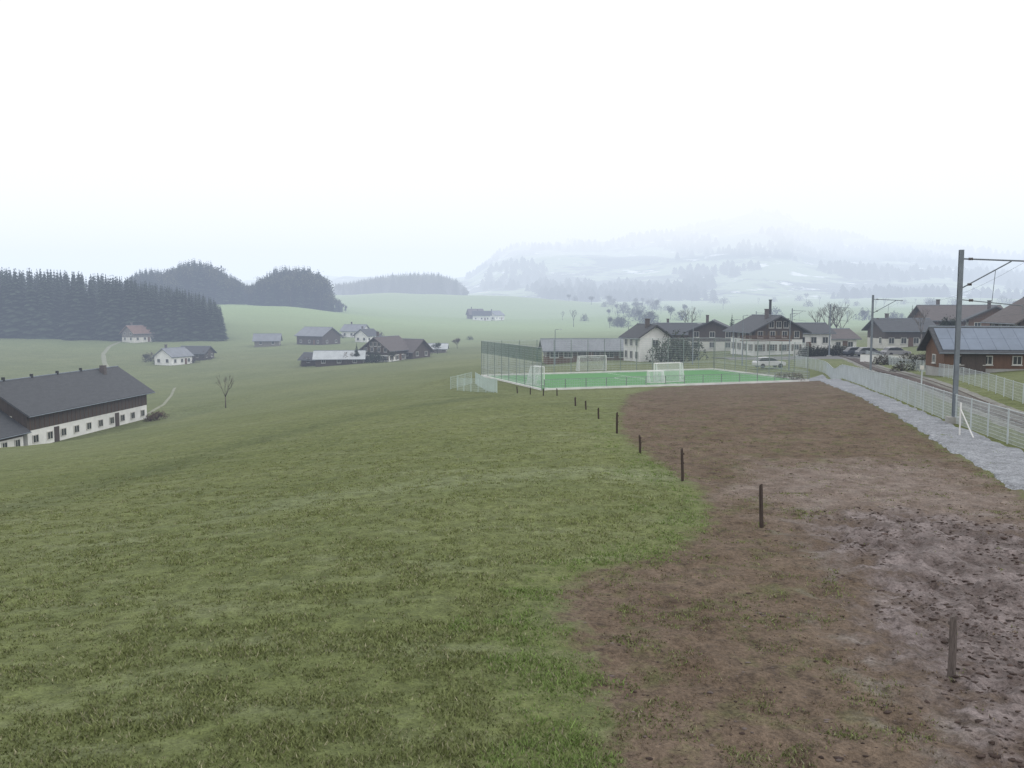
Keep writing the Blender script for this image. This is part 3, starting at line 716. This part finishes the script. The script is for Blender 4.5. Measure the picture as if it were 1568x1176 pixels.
for px,D in[(540,255),(547,258),(533,250),(505,256),(480,262),(560,268),(572,255),(652,280),(640,300),(670,290),(230,310),(240,300),(285,322),(310,315),(252,322),(610,300),(505,400),(525,420),(580,420),(420,385),(700,330),(720,420),(470,256),(575,250),(600,252),(222,305),(295,305)]:
    x,y,z=at(px,D);h_=random.uniform(2.2,4.6);it.append((random.choice(LEA+BUSH+BUSH),x,y,z,h_,h_*1.5,random.choice([OL,DK,BR_])))
mass('farm_hedges',it)
def tree(name,px,D,h_,w,pr,col):
    x,y,z=at(px,D);mass(name,[(pr,x,y,z,h_,w,col)])
tree('bare_tree',343,138,5.6,6.0,BARE[0],(.15,.12,.10))
tree('spruce_tree',546,250,6.0,8,CON[2],DK)
for px,D,h_ in[(1012,138,4.4),(1026,141,5.4),(1044,140,4.6),(1063,146,4.4),(1006,150,5.5),(1040,150,5.6)]:tree('garden_tree',px,D,h_,h_*.95,random.choice(BUSH),(.042,.052,.033))
for px,D,h_ in[(1252,232,9.5),(1268,225,10.5),(1288,235,9.5),(1280,240,11),(1055,260,11),(1410,170,8.0)]:tree('bare_tree',px,D,h_,h_*1.3,random.choice(BARE),(.16,.14,.13))
tree('spruce_tree',1571,120,8.5,11,CON[4],DK);tree('pine_tree',1452,140,6.6,5,LEA[1],DK);tree('spruce_tree',1120,210,8,9,CON[1],DK);tree('spruce_tree',1395,215,9,10,CON[3],DK)
it=[]
for k in range(16):
    px=1230+k*5;x,y,z=at(px,150);it.append((random.choice(BUSH),x,y,z,2.0+random.random()*.6,2.4,(.035,.04,.026)))
mass('hedge',it)
it=[]
for k in range(10):
    px=1345+k*9;x,y,z=at(px,120);it.append((random.choice(BUSH),x,y,z,1.2+random.random()*.8,2.0,(.07,.06,.04)))
mass('hedge',it)
for px,D,h_,c in[(1218,104,1.3,(.10,.075,.045)),(1200,108,1.0,(.09,.08,.04)),(1412,100,2.2,OL),(1382,100,1.3,BR_)]:tree('bush',px,D,h_,h_*2.2,random.choice(BUSH),c)
for px,D,h_ in[(236,133,1.6),(244,136,1.2),(226,131,1.3)]:tree('bush',px,D,h_,h_*1.7,random.choice(BUSH),(.10,.055,.045))
# ---------------------------------------------------------------- tracks, walls, cars, lamps
def strip(name,pts,w,m_,dz=.08):
    P=smoothline([loc(*p) for p in pts],2,5);ribbon(name,offs(P,-w/2),offs(P,w/2),m_,dz,n=80,nc=5)
m_track=mat('farm_track',(.24,.25,.18),.95,2,.2)
strip('farm_track',[(190,521),(168,530),(158,542),(160,556),(166,566)],2.0,m_track,.12)
strip('farm_track',[(225,635),(248,622),(262,606),(268,594)],.8,m_track,.10)
m_asph=mat('asphalt',(.16,.16,.165),.9,10,.15)
px0=[at(p,d)[:2] for p,d in((1120,142),(1250,140),(1400,134),(1560,125))]
ribbon('yard_road',smoothline(px0,2,5),smoothline([(x,y+16) for x,y in px0],2,5),m_asph,.12,n=80,nc=8)
def wallseg(name,p0,p1,h_,m_):
    x0,y0,z0=at(*p0);x1,y1,z1=at(*p1);e=empty(name);b=MB();L=math.hypot(x1-x0,y1-y0);b.box(((x0+x1)/2,(y0+y1)/2,(z0+z1)/2+h_/2-.3),(L,.25,h_+.6),math.atan2(y1-y0,x1-x0));b.obj('wall',m_,e)
    b=MB();b.box(((x0+x1)/2,(y0+y1)/2,(z0+z1)/2+h_+.04),(L+.1,.35,.08),math.atan2(y1-y0,x1-x0));b.obj('coping',m_conc,e)
wallseg('garden_wall',(1318,128),(1420,124),.9,m_white);wallseg('garden_wall',(1215,152),(1290,150),1.1,m_offw)
def car(px,D,rz,col,name='parked_car'):
    x,y,z=at(px,D);e=empty(name,(x,y,z+.14),math.radians(rz));m_=mat('car_paint',col,.3,1,.03,0,0,.6)
    cab=[(-1.85,.97),(-1.45,1.4),(-.2,1.46),(.4,1.38),(1.15,.96)]
    for nm,P,w,mm in(('body',[(-2.1,.35),(-2.13,.75),(-1.95,.97),(1.1,.95),(1.9,.85),(2.12,.65),(2.12,.35)],.86,m_),('cabin',cab,.74,m_glass),('roof_panel',[(-1.42,1.39),(-1.3,1.46),(-.2,1.5),(.4,1.42),(.38,1.37),(-.2,1.44)],.70,m_)):
        b=MB();n=len(P);b.add([(a,-w,c) for a,c in P]+[(a,w,c) for a,c in P],[(k,(k+1)%n,n+(k+1)%n,n+k) for k in range(n)]+[tuple(range(n)),tuple(range(n,2*n))]);o=b.obj(nm,mm,e)
        md=o.modifiers.new('b','BEVEL');md.width=.06;md.segments=2
    b=MB()
    for a in(-1.3,1.3):
        for s in(-.82,.82):b.tube((a,s-.1,.32),(a,s+.1,.32),.32,n=16)
    b.obj('wheels',m_tyre,e)
    b=MB()
    for s in(-.6,.6):b.box((2.12,s,.68),(.06,.35,.14));
    b.obj('headlights',m_wp,e)
car(1178,122,10,(.6,.6,.62));car(1313,146,5,(.05,.06,.08));car(1332,143,0,(.16,.17,.19));car(1372,140,8,(.25,.25,.26))
def lamp(px,D,h_):
    x,y,z=at(px,D);e=empty('street_lamp',(x,y,z));b=MB();b.tube((0,0,0),(0,0,h_),.09,.05,8);b.tube((0,0,h_),(.7,0,h_+.1),.035);b.obj('pole',m_mast,e);b=MB();b.box((.9,0,h_+.08),(.6,.2,.1));b.obj('lantern',m_galv,e)
lamp(1137,128,7.2);lamp(850,150,6);lamp(962,160,6);lamp(1061,132,6);lamp(1209,118,7.5);lamp(1123,150,6.5)
x,y=loc(1474,640);e=empty('signal_post',(x+.5,y+6,H(x,y)));b=MB();b.tube((0,0,0),(0,0,2.2),.04);b.obj('post',m_galv,e);b=MB();b.box((0,0,2.3),(.2,.12,.24));b.obj('box',m_offw,e)
# ---------------------------------------------------------------- valley fog (mist volumes, one behind the other; added emission stands in for scattered skylight)
def fog(name,y0,y1,z0,z1,sig,col,wd=9000):
    b=MB();b.box((0,(y0+y1)/2,(z0+z1)/2),(wd,y1-y0,z1-z0));m=bpy.data.materials.new(name);m.use_nodes=True;t=m.node_tree;t.nodes.clear()
    o=t.nodes.new('ShaderNodeOutputMaterial');a=t.nodes.new('ShaderNodeVolumeAbsorption');a.inputs['Color'].default_value=(0,0,0,1);a.inputs['Density'].default_value=sig
    e=t.nodes.new('ShaderNodeEmission');e.inputs['Color'].default_value=(*col,1);e.inputs['Strength'].default_value=sig
    s=t.nodes.new('ShaderNodeAddShader');t.links.new(a.outputs[0],s.inputs[0]);t.links.new(e.outputs[0],s.inputs[1]);t.links.new(s.outputs[0],o.inputs['Volume'])
    b.obj(name,m)
fog('valley_haze',45,699,-60,50,.00062,(.68,.80,1.02),5000)
fog('fog_bank',700,4600,-60,99,.00115,(.95,1.04,1.13))
fog('low_cloud',802,4600,100,420,.0021,(1.06,1.07,1.08))
# ---------------------------------------------------------------- sky, sun, camera
w=bpy.data.worlds.new('World');S.world=w;w.use_nodes=True;t=w.node_tree;bg=t.nodes['Background']
sky=t.nodes.new('ShaderNodeTexSky');sky.sky_type='NISHITA';sky.sun_disc=False;sky.sun_elevation=math.radians(32);sky.sun_rotation=math.radians(100)
mx=t.nodes.new('ShaderNodeMix');mx.data_type='RGBA';mx.inputs[0].default_value=.93;mx.inputs[7].default_value=(10.4,10.35,10.2,1)
t.links.new(sky.outputs[0],mx.inputs[6]);t.links.new(mx.outputs[2],bg.inputs[0]);bg.inputs[1].default_value=.12
sl=bpy.data.lights.new('sun','SUN');sl.energy=.6;sl.angle=math.radians(25);sl.color=(1,.97,.93);so=bpy.data.objects.new('sun',sl);S.collection.objects.link(so)
so.rotation_euler=(math.radians(58),0,math.radians(-100+180))
cd=bpy.data.cameras.new('camera');cd.sensor_width=36;cd.angle=2*math.atan(784/F);cd.clip_start=.1;cd.clip_end=12000
co=bpy.data.objects.new('camera',cd);co.location=(0,0,CAMH);co.rotation_euler=(math.pi/2-PITCH,0,0);S.collection.objects.link(co);S.camera=co
S.view_settings.view_transform='Standard';S.view_settings.look='None';S.view_settings.exposure=0
